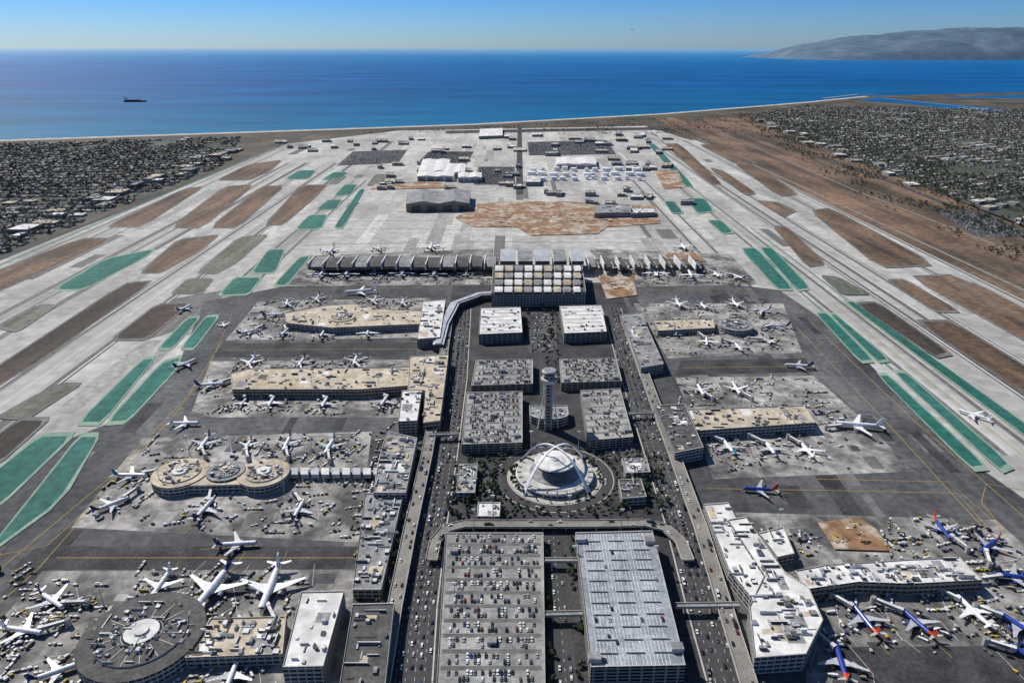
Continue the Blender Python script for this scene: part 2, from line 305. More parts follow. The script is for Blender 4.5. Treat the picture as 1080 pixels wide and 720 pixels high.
for p in ([(0,600),(120,500),(215,400),(245,330)],[(-50,680),(40,600),(110,520),(190,430),(235,360)],[(60,588),(385,588)],[(235,369),(440,368)],[(855,340),(960,440),(1080,545),(1200,640)],[(840,345),(930,440),(1040,560),(1120,660)],
          [(720,388),(860,386)],[(860,505),(1000,508),(1060,560)],[(1060,560),(1035,530),(1040,510),(1100,520)],[(745,515),(870,517),(1010,520),(1045,560)],[(300,305),(480,303)],[(655,306),(810,305)],[(0,585),(50,575),(110,520)]):
    a.strip(G(p),.7,.26,'yellow')
a.obj('taxiway_markings')
# ---------------------------------------------------------------- roads
ROADL=G([(487,325),(480,400),(467,480),(452,560),(440,640),(432,720),(420,900)]); ROADR=G([(645,325),(668,400),(692,470),(722,560),(745,640),(770,720),(805,900)])
a=MB(); a.strip(ROADL,32,.2,'road'); a.strip(ROADR,32,.2,'road')
MID=G([(583,560),(590,640),(597,720),(610,900)]); a.strip(MID,17,.2,'road')
MID2=G([(574,330),(573,378),(570,408)]); a.strip(MID2,14,.2,'road')
CR=G([(548,134),(548,165),(548,205)]); a.strip(CR,24,.35,'road')
for P,offs in ((ROADL,(-10.5,-3.5,3.5,10.5)),(ROADR,(-10.5,-3.5,3.5,10.5)),(MID,(0,))):
    for o in offs:
        for i in range(len(P)-1):
            A=Vector(P[i]);B=Vector(P[i+1]); d=(B-A); l=d.length; d/=l; n=Vector((-d.y,d.x)); t=0
            while t<l-4: q=A+d*t+n*o; r=q+d*3; a.strip([tuple(q),tuple(r)],.25,.215,'whitep'); t+=9
tc=g(585,503)
circ=lambda r,c=tc,n=48:[(c[0]+r*math.cos(i*2*math.pi/n),c[1]+r*math.sin(i*2*math.pi/n)) for i in range(n+1)]
a.strip(circ(57),11,.24,'road'); 
RD=G([(870,166),(960,200),(1080,248),(1300,335)]); a.strip(RD,22,.12,'road'); a.strip(G([(0,272),(160,210),(300,152),(330,140)]),20,.12,'road'); a.strip(G([(300,140),(520,133),(700,124),(800,116)]),16,.12,'road')
a.strip(G([(735,146),(900,222),(1080,306),(1300,410)]),9,.12,'deckroad'); a.strip(G([(760,140),(900,200),(1080,270),(1300,360)]),7,.12,'deckroad')
for k in range(7): x=-1350-k*330; a.strip([(x,1350),(x+60,3700-k*90)],16,.12,'asphalt')
for k in range(6): y=1600+k*380; a.strip([(-3800,y-240),(-1150,y)],16,.14,'asphalt')
a.obj('road')
a=MB(); a.strip(circ(63.5),1,.3,'conc2',th=.3); a.strip(circ(51),1.2,.3,'conc2',th=.3)
for P in (ROADL,ROADR):
    for o in (-16.6,16.6):
        for i in range(len(P)-1):
            A=Vector(P[i]);B=Vector(P[i+1]); d=(B-A).normalized(); n=Vector((-d.y,d.x))*o; a.strip([tuple(A+n),tuple(B+n)],1.2,.33,'conc2',th=.3)
a.obj('kerb')
def viaduct(name,P,w,z,m='deckroad'):
    a=MB(); a.strip(P,w,z,m,th=1.4,side='conc2')
    for i in range(len(P)-1):
        A=Vector(P[i]);B=Vector(P[i+1]); d=B-A;l=d.length;d/=l;n=Vector((-d.y,d.x))
        for sgn in(-1,1): a.strip([tuple(A+n*sgn*(w/2-.3)),tuple(B+n*sgn*(w/2-.3))],.4,z+1,'conc2',th=.98)
        t=8
        while t<l: q=A+d*t; a.box(q.x,q.y,.1,z-1.42,w*.6,1.2,math.atan2(d.y,d.x)+math.pi/2); t+=22
    return a.obj(name)
DL=G([(474,333),(464,400),(450,480),(432,560),(416,640),(402,720),(380,900)],7); DR=G([(658,333),(682,400),(708,470),(739,555),(765,640),(790,720),(822,860)],7)
viaduct('elevated_roadway',DL,13,7); viaduct('elevated_roadway',DR,13,7)
LOOP=G([(455,590),(459,570),(470,557),(490,552),(540,552),(620,552),(680,551),(702,556),(718,570),(726,590)],6); viaduct('elevated_roadway',LOOP,11,6)
for q in ([(452,458),(484,457)],[(663,436),(702,434)],[(573,647),(614,646)],[(712,638),(780,637)],[(573,590),(610,590)]): viaduct('pedestrian_bridge',G(q,8),5,8,'roofgrey')
# ---------------------------------------------------------------- buildings
def bld(name,q,h,roof,side='facade',n=10,big=5,par=1.0,z0=0):
    p=G(q,h); b=MB(); b.prism(p,z0,h,side,roof,par=par)
    b.patches(p,h+.04,max(2,n//6),['roofgrey','rooftan','roofwhite','roofdark' if roof!='roofwhite' else 'roofgrey'],(5,14),(5,20),.012)
    if n: b.clutter(p,h,n,big)
    ROOFS.append(p); return b
ROOFS=[]
B=lambda *a,**k: bld(*a,**k).obj(a[0])
B('terminal_pier',[(243,394),(262,389),(400,388),(470,386),(468,404),(380,411),(245,411)],12,'rooftan','facadetan',90,5)
B('terminal_building',[(432,376),(473,374),(464,444),(446,446),(448,412),(430,412)],15,'rooftan','facadetan',60,6)
B('terminal_building',[(424,412),(445,411),(440,444),(420,445)],19,'roofwhite','facade',12,4)
B('terminal_building',[(408,455),(440,462),(428,520),(394,520),(398,490)],14,'roofgrey','facade',60,5)
B('terminal_building',[(385,520),(425,522),(402,622),(372,622)],9,'roofgrey','facade',70,5)
B('terminal_building',[(318,624),(363,623),(341,703),(298,704)],18,'roofwhite','facade',14,4)
B('terminal_building',[(372,637),(416,636),(402,760),(352,760)],14,'roofdark','facade',22,6)
B('terminal_pier',[(222,652),(302,650),(298,690),(195,694)],10,'rooftan','facade',60,5)
B('terminal_pier',[(300,330),(345,322),(372,320),(400,326),(445,328),(445,342),(395,344),(350,346),(302,341)],11,'rooftan','facade',60,5)
B('terminal_building',[(446,318),(470,316),(464,356),(440,358)],15,'roofwhite','facade',30,5)
B('terminal_pier',[(700,433),(848,428),(860,446),(770,452),(716,456)],12,'rooftan','facade',70,5)
B('terminal_building',[(690,428),(722,426),(742,472),(712,478)],15,'roofdark','facade',36,5)
B('terminal_building',[(655,332),(676,330),(700,384),(676,388)],14,'roofgrey','facade',40,5)
B('terminal_pier',[(690,338),(752,336),(754,346),(694,349)],9,'rooftan','facade',25,4)
B('terminal_building',[(742,532),(768,530),(806,608),(800,640),(768,600)],14,'roofwhite','facade',30,5)
B('terminal_building',[(768,548),(786,545),(828,604),(852,618),(868,654),(850,690),(796,694),(790,640),(806,606)],16,'roofwhite','facade',70,6)
B('terminal_pier',[(838,602),(870,596),(960,590),(1012,588),(1036,612),(960,616),(905,614),(848,622)],12,'roofwhite','facadetan',80,5)
B('terminal_building',[(800,562),(826,556),(838,584),(820,588)],10,'roofwhite','facade',8,4)
B('utility_building',[(652,506),(676,505),(682,524),(656,526)],9,'roofdark','facade',10,3)
B('utility_building',[(655,484),(682,483),(686,498),(660,499)],8,'roofgrey','facade',20,3)
B('utility_building',[(484,490),(504,489),(501,520),(481,520)],8,'roofgrey','facade',30,3)
B('office_building',[(504,530),(528,530),(527,545),(503,545)],7,'roofwhite','facade',6,3)
for q,h in (([(507,325),(549,324),(551,351),(505,353)],16),([(590,323),(634,322),(640,350),(595,352)],16)):
    p=G(q,h); b=MB(); b.prism(p,0,h,'garage','roofwhite',par=1.1); A,Bp,C,D=[Vector(v) for v in p]
    for i in range(7): P=D.lerp(A,(i+.6)/7.2);Q=C.lerp(Bp,(i+.6)/7.2); b.strip([tuple(P.lerp(Q,.06)),tuple(P.lerp(Q,.94))],3.2,h+.05,'patch')
    b.clutter(p,h+.1,24,4,('roofgrey','metal','roofdark')); b.obj('parking_garage')
# international terminal head house: ranks of curved roof monitors
b=bld('international_terminal',[(520,280),(614,280),(618,308),(518,309)],26,'roofdark','facade',0)
def vault(b,x0,x1,y0,y1,z0,rise,m,ms,k=6):
    vs=[]
    for j in range(k+1):
        t=j/k; yy=y0+(y1-y0)*t; z=z0+rise*(math.sin(math.pi*min(1,t*.62+.12)))
        vs+=[(x0,yy,z),(x1,yy,z)]
    nv=len(vs); vs+=[(x0,y0,z0-3),(x1,y0,z0-3),(x0,y1,z0-3),(x1,y1,z0-3)]
    fs=[[2*j,2*j+1,2*j+3,2*j+2] for j in range(k)]
    fs+=[[nv,nv+1,1,0],[nv+3,nv+2,2*k,2*k+1],[nv+2,nv]+[2*j for j in range(k+1)],[nv+1,nv+3]+[2*j+1 for j in range(k,-1,-1)]]
    b.add(vs,fs,[m]*k+['roofdark','glass',ms,ms])
for r in range(4):
    y=281+r*7.4
    for c in range(9):
        x=522.5+c*10.3-.2*r
        A=g(x,y,30);C=g(x+8.2,y+4.6,30); vault(b,A[0],C[0],C[1],A[1],28,5.5,('roofwhite','rooftan','roofgrey','roofwhite')[(c+r)%4],'conc2')
b.obj('international_terminal')
b=MB()
for i in range(5):
    x=528+i*18; A=g(x,263,32);C=g(x+16,274,32); vault(b,A[0],C[0],C[1],A[1],26,9,'roofgrey' if i%2 else 'metal','roofwhite'); b.prism([(A[0]+1,C[1]+1),(C[0]-1,C[1]+1),(C[0]-1,A[1]-1),(A[0]+1,A[1]-1)],0,23,'facade','roofgrey')
b.obj('concourse_hub')
for x0,x1,n in ((333,527,13),(618,742,8)):
    b=MB(); A=g(x0,273,11);C=g(x1,279,11); b.prism([(A[0],C[1]),(C[0],C[1]),(C[0],A[1]),(A[0],A[1])],0,11,'facade','roofdark')
    for i in range(n):
        xa=x0+(x1-x0)*i/n; xb=xa+(x1-x0)/n*.7; y=271+.4*math.sin(i)
        A=g(xa,y,20);C=g(xb,y+9,20); vault(b,A[0],C[0],C[1],A[1],14,9,'roofdark' if i%3 else 'roofgrey','roofwhite'); 
        b.box(A[0],(A[1]+C[1])/2,11,24.5,2.0,(A[1]-C[1])*1.02,0,'roofwhite'); b.box(C[0]+6,(A[1]+C[1])/2,11,13,5,(A[1]-C[1])*.7,0,'conc2','rooftan')
    b.obj('concourse')
def sat(name,px,r,h,roof,ring,n=40,extra=None):
    c=g(*px,h); b=MB(); k=28
    b.cyl(*c,0,h,r,n=k,ms='facade',mt=roof); b.cyl(*c,h,h+1.2,r*.72,n=k,ms='conc2',mt=roof); b.cyl(*c,h+1.2,h+3,r*.33,r*.28,n=20,ms='facade',mt=ring); b.cyl(*c,h+3,h+4.5,r*.12,n=12,ms='metal',mt='roofwhite')
    for i in range(16):
        an=i*math.pi/8; b.box(c[0]+r*.53*math.cos(an),c[1]+r*.53*math.sin(an),h+1.2,h+1.6,r*.36,.7,an,'conc2')
    b.clutter([(c[0]+r*.9*math.cos(i),c[1]+r*.9*math.sin(i)) for i in range(6)],h+1.2,n,3.5); return b
b=sat('s',(190,498),29,11,'rooftan','roofwhite'); b2=sat('s',(278,498),27,11,'rooftan','roofwhite'); b.add(b2.v,b2.f,b2.m); b2=sat('s',(238,496),20,12,'roofgrey','rooftan',30); b.add(b2.v,b2.f,b2.m)
p=G([(188,489),(280,489),(280,510),(186,512)],10); b.prism(p,0,10,'facade','rooftan'); b.obj('terminal_satellite')
b=sat('s',(150,668),46,12,'roofdark','roofwhite',90); p=G([(95,650),(212,647),(209,688),(84,692)],10.5); b.prism(p,0,10.5,'facade','roofdark'); b.clutter(p,10.5,60,5); b.obj('terminal_satellite')
b=sat('s',(776,342),28,10,'roofgrey','roofdark',40); b.obj('terminal_satellite'); b=sat('s',(360,334),22,12.5,'rooftan','roofwhite',20); b.obj('terminal_satellite')
b=MB(); 
for i in range(9):
    p=G([(306+i*11,493),(314+i*11,493),(314+i*11,500),(306+i*11,500)],8); b.prism(p,3,8,'metal','roofwhite' if i%2 else 'metal')
b.strip(G([(302,497),(404,497)],4),6,4,'roofgrey',th=3.9); b.obj('connector_walkway')
b=MB(); P=[(462,362),(468,340),(480,318),(505,309),(540,306),(540,306)]; W=G(P,14)
W2=[]
for i in range(len(W)-1):
    for t in (0,.33,.66): W2.append((W[i][0]*(1-t)+W[i+1][0]*t,W[i][1]*(1-t)+W[i+1][1]*t))
b.strip(W2,17,12,'metal',th=11.9,side='glass'); b.strip(W2,9,14,'metal',th=1.9,side='roofwhite'); b.obj('glass_connector_building')
# ---------------- cars
t=MB(); 
t.add([(-2.3,-.9,.3),(2.3,-.9,.3),(2.3,.9,.3),(-2.3,.9,.3),(-2.3,-.9,.95),(2.25,-.88,.8),(2.25,.88,.8),(-2.3,.9,.95)],[[0,1,5,4],[1,2,6,5],[2,3,7,6],[3,0,4,7],[4,5,6,7]],'*')
t.add([(-1.8,-.82,.92),(1.1,-.82,.86),(1.1,.82,.86),(-1.8,.82,.92),(-1.3,-.66,1.45),(.4,-.66,1.45),(.4,.66,1.45),(-1.3,.66,1.45)],[[0,1,5,4],[1,2,6,5],[2,3,7,6],[3,0,4,7],[4,5,6,7]],['cblack']*4+['*'])
for x in(-1.45,1.45):
    for y in(-.85,.85): t.add([(x-.34,y,0),(x+.34,y,0),(x+.34,y,.62),(x-.34,y,.62)],[[0,1,2,3]],'cblack')
CAR=tmpl(t); PAL=['cwhite','cwhite','cwhite','cwhite','csilver','csilver','csilver','cblack','cblack','cblack','cblack','cblack','cgrey','cgrey','cgrey','cgrey','ctan','cred','cblue','cblue','csilver','cblack','cwhite']
lots=[]
def lot(q,z,fill,pitch=15.5,exact=True):
    A,Bp,C,D=[Vector(v) for v in G(q,z)]   # far-left far-right near-right near-left
    L_=((A-D).length+(Bp-C).length)/2; n=int(L_/pitch)
    for i in range(n):
        for o,hd in ((-2.7,0),(2.7,math.pi)):
            u=(i+.5)/n+o/L_; P=D.lerp(A,u);Q=C.lerp(Bp,u); w=(Q-P).length; k=int((w-8)/2.75); d=(Q-P).normalized(); an=math.atan2(d.y,d.x)+math.pi/2
            f=fill*random.uniform(.6,1.15)
            for j in range(k):
                if random.random()<f and j%19: 
                    c=P+d*(4+(j+.5)*2.75); s_=random.choice((.92,1,1,1.1)); lots.append((c.x+random.uniform(-.12,.12),c.y+random.uniform(-.4,.4),z+.02,an+hd,s_,1,random.choice((1,1,1.25))))
GAR=[([(470,562),(573,562),(577,860),(452,860)],9,.55,'deck'),([(492,414),(551,413),(551,467),(487,469)],12,.75,'deck'),([(612,412),(654,410),(668,461),(620,465)],12,.4,'deck'),([(502,380),(562,379),(562,405),(497,407)],12,.6,'deck'),([(590,379),(650,378),(656,402),(592,404)],12,.6,'deck')]
for q,h,f,m_ in GAR:
    p=G(q,h); b=MB(); b.prism(p,0,h,'garage',m_,par=1.0); c=[Vector(v) for v in p]
    n=int(((c[0]-c[3]).length)/15.5)
    for i in range(n):   # darker tyre-worn drive aisles between bays
        u=(i+1)/n-.002; P=c[3].lerp(c[0],u);Q=c[2].lerp(c[1],u)
        if i<n-1: b.strip([tuple(P.lerp(Q,.03)),tuple(P.lerp(Q,.97))],4.2,h+.012,'shoulder')
    for u,v in ((.12,.9),(.9,.1),(.5,.5),(.08,.08)):
        cc=c[3].lerp(c[0],u).lerp(c[2].lerp(c[1],u),v); b.box(cc.x,cc.y,h,h+random.uniform(3,5),7,6,0,'conc2','roofgrey')
    b.obj('parking_garage'); lot(q,h,f)
q=[(607,562),(688,560),(723,702),(623,704)]; h=18; p=G(q,h); b=MB(); b.prism(p,0,h,'garage','decklt',par=1.1)
A,Bp,C,D=[Vector(v) for v in p]
for i in range(12):
    for o in(-2.7,2.7):
        u=(i+.5)/12+o/(A-D).length; P=D.lerp(A,u);Q=C.lerp(Bp,u); w=(Q-P).length;d=(Q-P)/w;n=Vector((-d.y,d.x))
        for j in range(int((w-12)/2.75)):
            if j%12==11: continue
            c=P+d*(6+j*2.75); b.strip([tuple(c-n*2.3),tuple(c+n*2.3)],.42,h+.03,'whitep')
    u=(i+1)/12; P=D.lerp(A,u);Q=C.lerp(Bp,u); 
    for t_ in (.2,.5,.8):
        c=P.lerp(Q,t_)
        if i<11: b.box(c.x,c.y,h,h+1.2,14,.5,0,'conc2'); b.cyl(c.x,c.y,h+1.2,h+8,.15,n=6,ms='metal')
for u,v in ((.1,.95),(.93,.05),(.05,.05),(.9,.93)):
    c=D.lerp(A,u).lerp(C.lerp(Bp,u),v); b.box(c.x,c.y,h,h+4,9,7,0,'conc2','roofgrey')
b.obj('parking_garage'); lot(q,h,.03)
for q,f in (([(452,160),(500,160),(492,172),(440,172)],.7),([(505,176),(543,176),(543,195),(500,195)],.7),([(556,150),(640,148),(650,163),(558,164)],.5),([(640,420),(672,418),(684,450),(662,452)],.5),([(556,330),(586,330),(588,372),(556,372)],.6),([(634,470),(672,468),(676,482),(640,484)],.8),
            ([(372,160),(430,158),(420,172),(355,175)],.3),([(0,232),(50,222),(20,250),(-60,262)],.8),([(506,492),(530,492),(528,526),(505,526)],.6),([(985,222),(1040,224),(1090,250),(1030,250)],.3)):
    lot(q,.4,f)
    a=MB(); a.flat(G(q),.36,'asphalt'); a.obj('parking_lot')
inst('parked_cars',CAR,lots,PAL)
tr=[]
for P,offs,z,dn in ((ROADL,(-14,-7,-1,0.5,6.8,13.6),.22,.6),(ROADR,(-14,-7,0,7,13.6),.22,.6),(DL,(-3,3),7.02,.45),(DR,(-3,3),7.02,.45),(MID,(-4,4),.22,.3),(CR,(-6,-2,2,6),.4,.2),(LOOP,(-2.5,2.5),6.02,.3),(circ(57),(-2,2),.26,.3),(RD,(-4,4),.14,.25)):
    for o in offs:
        for i in range(len(P)-1):
            A=Vector(P[i]);Bp=Vector(P[i+1]);d=Bp-A;l=d.length;d/=l;n=Vector((-d.y,d.x)); k=random.uniform(0,8)
            while k<l-3:
                if random.random()<dn:
                    c=A+d*k+n*(o+random.uniform(-.4,.4)); big=random.random()<.07; tr.append((c.x,c.y,z,math.atan2(d.y,d.x)+(math.pi if o>0 else 0),2.0 if big else 1,1.2 if big else 1,2 if big else random.choice((1,1.2))))
                k+=random.uniform(7.5,14)
inst('road_traffic',CAR,tr,PAL)
# ---------------- theme building
b=MB(); x,y=tc
b.cyl(x,y,0,.6,50,n=48,ms='conc2',mt='conc2'); b.cyl(x,y,.6,5.5,42,n=48,ms='facade',mt='conc2'); b.cyl(x,y,5.5,6.5,42,41.2,n=48,ms='roofwhite',mt='conc2')
b.cyl(x,y,6.5,6.9,36,n=48,ms='conc2',mt='patchl'); b.cyl(x,y,6.9,7.6,27,n=40,ms='roofdark',mt='roofgrey')
b.cyl(x,y,7.6,14,6,n=24,ms='conc2'); b.cyl(x,y,14,17,12,21,n=40,ms='roofwhite'); b.cyl(x,y,17,20,20.5,20,n=40,ms='glass'); b.cyl(x,y,20,21,22,21,n=40,ms='roofwhite',mt='roofwhite'); b.cyl(x,y,21,22.5,12,7,n=32,ms='roofwhite',mt='roofwhite'); b.cyl(x,y,21.5,23.4,4,n=12,ms='metal')
for i in range(24):
    an=i*math.pi/12; b.box(x+38.5*math.cos(an),y+38.5*math.sin(an),6.5,7.4,4.5,1.0,an,'roofgrey')
for an in (math.radians(45),math.radians(135)):
    K=28; vs=[];fs=[]; dx,dy=math.cos(an),math.sin(an); nx,ny=-dy,dx
    for i in range(K+1):
        u=-1+2*i/K; h=38*(1-abs(u)**2.2); wd=.9+1.3*abs(u)**2; th=1.2+1.3*abs(u); R=50*u
        for sw,sz in((-1,0),(1,0),(1,1),(-1,1)): vs.append((x+dx*R+nx*sw*wd,y+dy*R+ny*sw*wd,h-th+sz*th+.5))
    for i in range(K):
        for j in range(4): fs.append([i*4+j,i*4+(j+1)%4,i*4+4+(j+1)%4,i*4+4+j])
    b.add(vs,fs,'pwhite')
b.obj('theme_building')
# control tower
b=MB(); x,y=g(578,452)
b.box(x,y,0,62,6,6.5,0,'facade'); 
for sx in(-1,1):
    for sy in(-1,1): b.box(x+sx*3.9,y+sy*3.9,0,66,1.3,1.3,0,'conc2')
for z in range(8,62,9): b.box(x,y,z,z+.8,9.3,9.3,0,'conc2')
b.cyl(x,y,62,67,5,9.5,n=16,ms='roofwhite'); b.cyl(x,y,67,68.5,10,n=16,ms='conc2'); b.cyl(x,y,68.5,73,7,n=16,ms='facade',mt='conc2'); b.cyl(x,y,73,77.5,6.5,8,n=16,ms='glass',mt='glass'); b.cyl(x,y,77.6,79,8.8,8,n=16,ms='roofwhite',mt='roofgrey'); b.cyl(x,y,79,90,.25,.1,n=6,ms='metal')
for a_ in (-3,3): b.cyl(x+a_,y,79,84,.2,.1,n=6,ms='metal')
for sx in(-1,1): 
    vs=[];K=10
    for i in range(K+1):
        u=i/K; 
        for s1,s2 in((-1,-1),(1,-1),(1,1),(-1,1)): vs.append((x+sx*(12.5-7*math.sin(u*math.pi/2))+s1*.6,y+s2*1.2,66*u))
    b.add(vs,[[i*4+j,i*4+(j+1)%4,i*4+4+(j+1)%4,i*4+4+j] for i in range(K) for j in range(4)],'roofwhite')
b.obj('control_tower')
c=g(579,445); b=MB(); n=20
pt=[(c[0]+24*math.cos(math.pi*i/n-math.pi),c[1]+14*math.sin(math.pi*i/n-math.pi)) for i in range(n+1)]+[(c[0]+24,c[1]+22),(c[0]-24,c[1]+22)]
b.prism(pt,0,11,'facade','roofgrey',par=1); b.clutter(pt,11,14,4); b.obj('control_tower_base_building')
# ---------------- far hangars, tanks
def hangar(name,q,h,roof,side,ridge_=4,n=6):
    p=G(q,h); b=MB(); b.prism(p,0,h,side,roof); A,Bp,C,D=[Vector(v) for v in p]
    for i in range(n):
        u0,u1=i/n+.02,(i+1)/n-.02; q4=[D.lerp(C,u0),D.lerp(C,u1),A.lerp(Bp,u1),A.lerp(Bp,u0)]
        m0=(q4[0]+q4[1])/2; m1=(q4[2]+q4[3])/2
        vs=[(v.x,v.y,h+.05) for v in q4]+[(m0.x,m0.y,h+ridge_),(m1.x,m1.y,h+ridge_)]
        b.add(vs,[[0,1,4],[1,2,5,4],[2,3,5],[3,0,4,5]],roof)
    w=(C-D).length
    for i in range(4):
        u=(i+.5)/4; c=D.lerp(C,u); b.box(c.x,c.y-.3,0,h*.75,w*.2,.5,0,'roofdark' if side!='roofwhite' else 'roofgrey')
    return b.obj(name)
hangar('hangar',[(430,202),(496,201),(495,214),(428,215)],24,'roofgrey','facadetan',7,2)
for q in ([(446,168),(475,168),(472,180),(441,181)],[(470,173),(492,173),(490,182),(466,182)],[(441,181),(480,181),(478,186),(440,186)],[(586,166),(628,166),(629,173),(587,173)],[(483,182),(508,182),(508,187),(483,187)]): hangar('hangar',q,18,'roofwhite','roofwhite',3,2)
for q in ([(506,136),(530,135),(530,143),(505,144)],[(555,186),(570,186),(570,192),(555,192)],[(627,216),(665,216),(668,224),(627,225)],[(665,220),(690,220),(690,224),(665,225)]): B('warehouse',q,14,random.choice(('roofwhite','roofgrey')),'facade',10,8)
for n_,xa,xb,ya,yb in ((36,380,545,141,196),(22,560,700,139,160),(14,560,720,196,212),(12,250,400,146,158),(10,640,700,165,178)):
    for _ in range(n_):
        x=random.uniform(xa,xb);y=random.uniform(ya,yb); w=random.uniform(4,14); hh=random.uniform(1.2,3)
        B('warehouse',[(x,y),(x+w,y),(x+w,y+hh),(x,y+hh)],random.uniform(7,12),random.choice(('roofwhite','roofgrey','rooftan','roofgrey')),'facade',4,6)
for i in range(34):
    c=g(562+(i%11)*11+random.uniform(-3,3),180+(i//11)*5.0+random.uniform(-1,1)); r=random.choice((8,12,17)); b=MB(); b.cyl(*c,0,12,r,n=20,ms='pwhite'); b.cyl(*c,12,13.5,r,1,n=20,ms='pwhite'); b.cyl(*c,0,.8,r+3,n=20,ms='conc2'); b.obj('fuel_tank')
# ---------------- airliners
def airliner(name,Ln,span,fr,body,belly,tail,wing,engm='pgrey',ne=1):
    b=MB(); hl=Ln/2
    st=[(1,.02,-.25),(.985,.35,-.2),(.95,.7,-.1),(.9,.92,-.03),(.84,1,0),(.3,1,0),(-.35,1,0),(-.6,.88,.1),(-.8,.55,.4),(-.93,.28,.65),(-1,.08,.78)]
    ang=[0,10,20,45,70,90,110,135,160,170,180,210,240,270,300,330]; n=len(ang); zc=fr*2.1
    vs=[];fs=[];ms=[]
    for sx,r,dz in st:
        for a_ in ang: t_=math.radians(a_); vs.append((sx*hl,r*fr*math.cos(t_),zc+dz*fr+r*fr*math.sin(t_)))
    for i in range(len(st)-1):
        for j in range(n):
            fs.append([i*n+j,(i+1)*n+j,(i+1)*n+(j+1)%n,i*n+(j+1)%n]); t_=ang[j]
            mm=body
            if (t_ in(10,160)) and 3<=i<=7: mm='pgrey' if body!='pblue' else 'pnavy'
            if t_>=180: mm=belly
            if i>=7 and tail!='pwhite': mm=tail
            if i==2 and 20<=t_<160: mm='cblack'
            ms.append(mm)
    b.add(vs,fs,ms)
    def surf(pts,th,m):
        v=[(p[0],p[1],p[2]+th*k) for k,_ in((-.5,0),(.5,0)) for p in pts]; b.add(v,[[3,2,1,0],[4,5,6,7],[0,1,5,4],[1,2,6,5],[2,3,7,6],[3,0,4,7]],m)
    hs=span/2; zw=zc-fr*.5
    for s_ in(-1,1):
        surf([(hl*.28,s_*fr*.6,zw),(-hl*.16,s_*fr*.6,zw),(-hl*.16,s_*hs*.35,zw+.6),(hl*.09,s_*hs*.35,zw+.6)],.7,wing)
        surf([(hl*.09,s_*hs*.35,zw+.6),(-hl*.16,s_*hs*.35,zw+.6),(-hl*.36,s_*hs,zw+1.8),(-hl*.27,s_*hs,zw+1.8)],.4,wing)
        b.add([(-hl*.27,s_*hs,zw+1.8),(-hl*.36,s_*hs,zw+1.8),(-hl*.40,s_*(hs+.5),zw+4),(-hl*.36,s_*(hs+.5),zw+4)],[[0,1,2,3]],tail)
        surf([(-hl*.80,s_*fr*.3,zc+fr*.6),(-hl*.95,s_*fr*.3,zc+fr*.6),(-hl*1.03,s_*hs*.38,zc+fr*.8),(-hl*.95,s_*hs*.38,zc+fr*.8)],.3,wing)
        K=12; re=fr*.62; ey=s_*hs*.33; v=[];
        for ex,er in((hl*.24,.8),(hl*.20,1),(hl*.08,.95),(hl*.0,.6)):
            for k in range(K): v.append((ex,ey+er*re*math.cos(k*2*math.pi/K),zw-re*.75+er*re*math.sin(k*2*math.pi/K)))
        b.add(v,[[q*K+k,q*K+(k+1)%K,(q+1)*K+(k+1)%K,(q+1)*K+k] for q in range(3) for k in range(K)]+[list(range(K))],[engm]*(3*K)+['cblack'])
        b.box(-hl*.02,s_*fr*1.2,0,zw,1.2,1.0,0,'cgrey')
    b.box(hl*.75,0,0,zc-fr*.6,.7,.6,0,'cgrey')
    zt=zc+fr*.8; w=.25; v=[(x_,s_*w,z_) for s_ in(-1,1) for x_,z_ in((-hl*.68,zt),(-hl*.96,zt),(-hl*1.04,zt+fr*3.0),(-hl*.90,zt+fr*3.0))]
    b.add(v,[[0,1,2,3],[7,6,5,4],[0,4,5,1],[1,5,6,2],[2,6,7,3],[3,7,4,0]],tail)
    o=b.obj(name); me=o.data; bpy.data.objects.remove(o); return me
LIV={'n0':airliner('airliner',38,35,1.95,'pwhite','pgrey','pnavy','pgrey'),'n1':airliner('airliner',38,35,1.95,'pwhite','pwhite','pwhite','pwhite'),'n2':airliner('airliner',37,35,1.95,'pblue','pblue','pred','pgrey','pblue'),
 'n3':airliner('airliner',38,35,1.95,'pwhite','pwhite','pteal','pgrey','pteal'),'n4':airliner('airliner',38,35,1.95,'pwhite','pgrey','pgrey','pgrey'),
 'w0':airliner('airliner',56,52,2.8,'pwhite','pgrey','pnavy','pwhite'),'w1':airliner('airliner',57,54,2.8,'pwhite','pwhite','pwhite','pwhite'),'w2':airliner('airliner',56,52,2.8,'pwhite','pgrey','pteal','pgrey'),'r0':airliner('airliner',26,23,1.4,'pwhite','pwhite','pnavy','pwhite')}
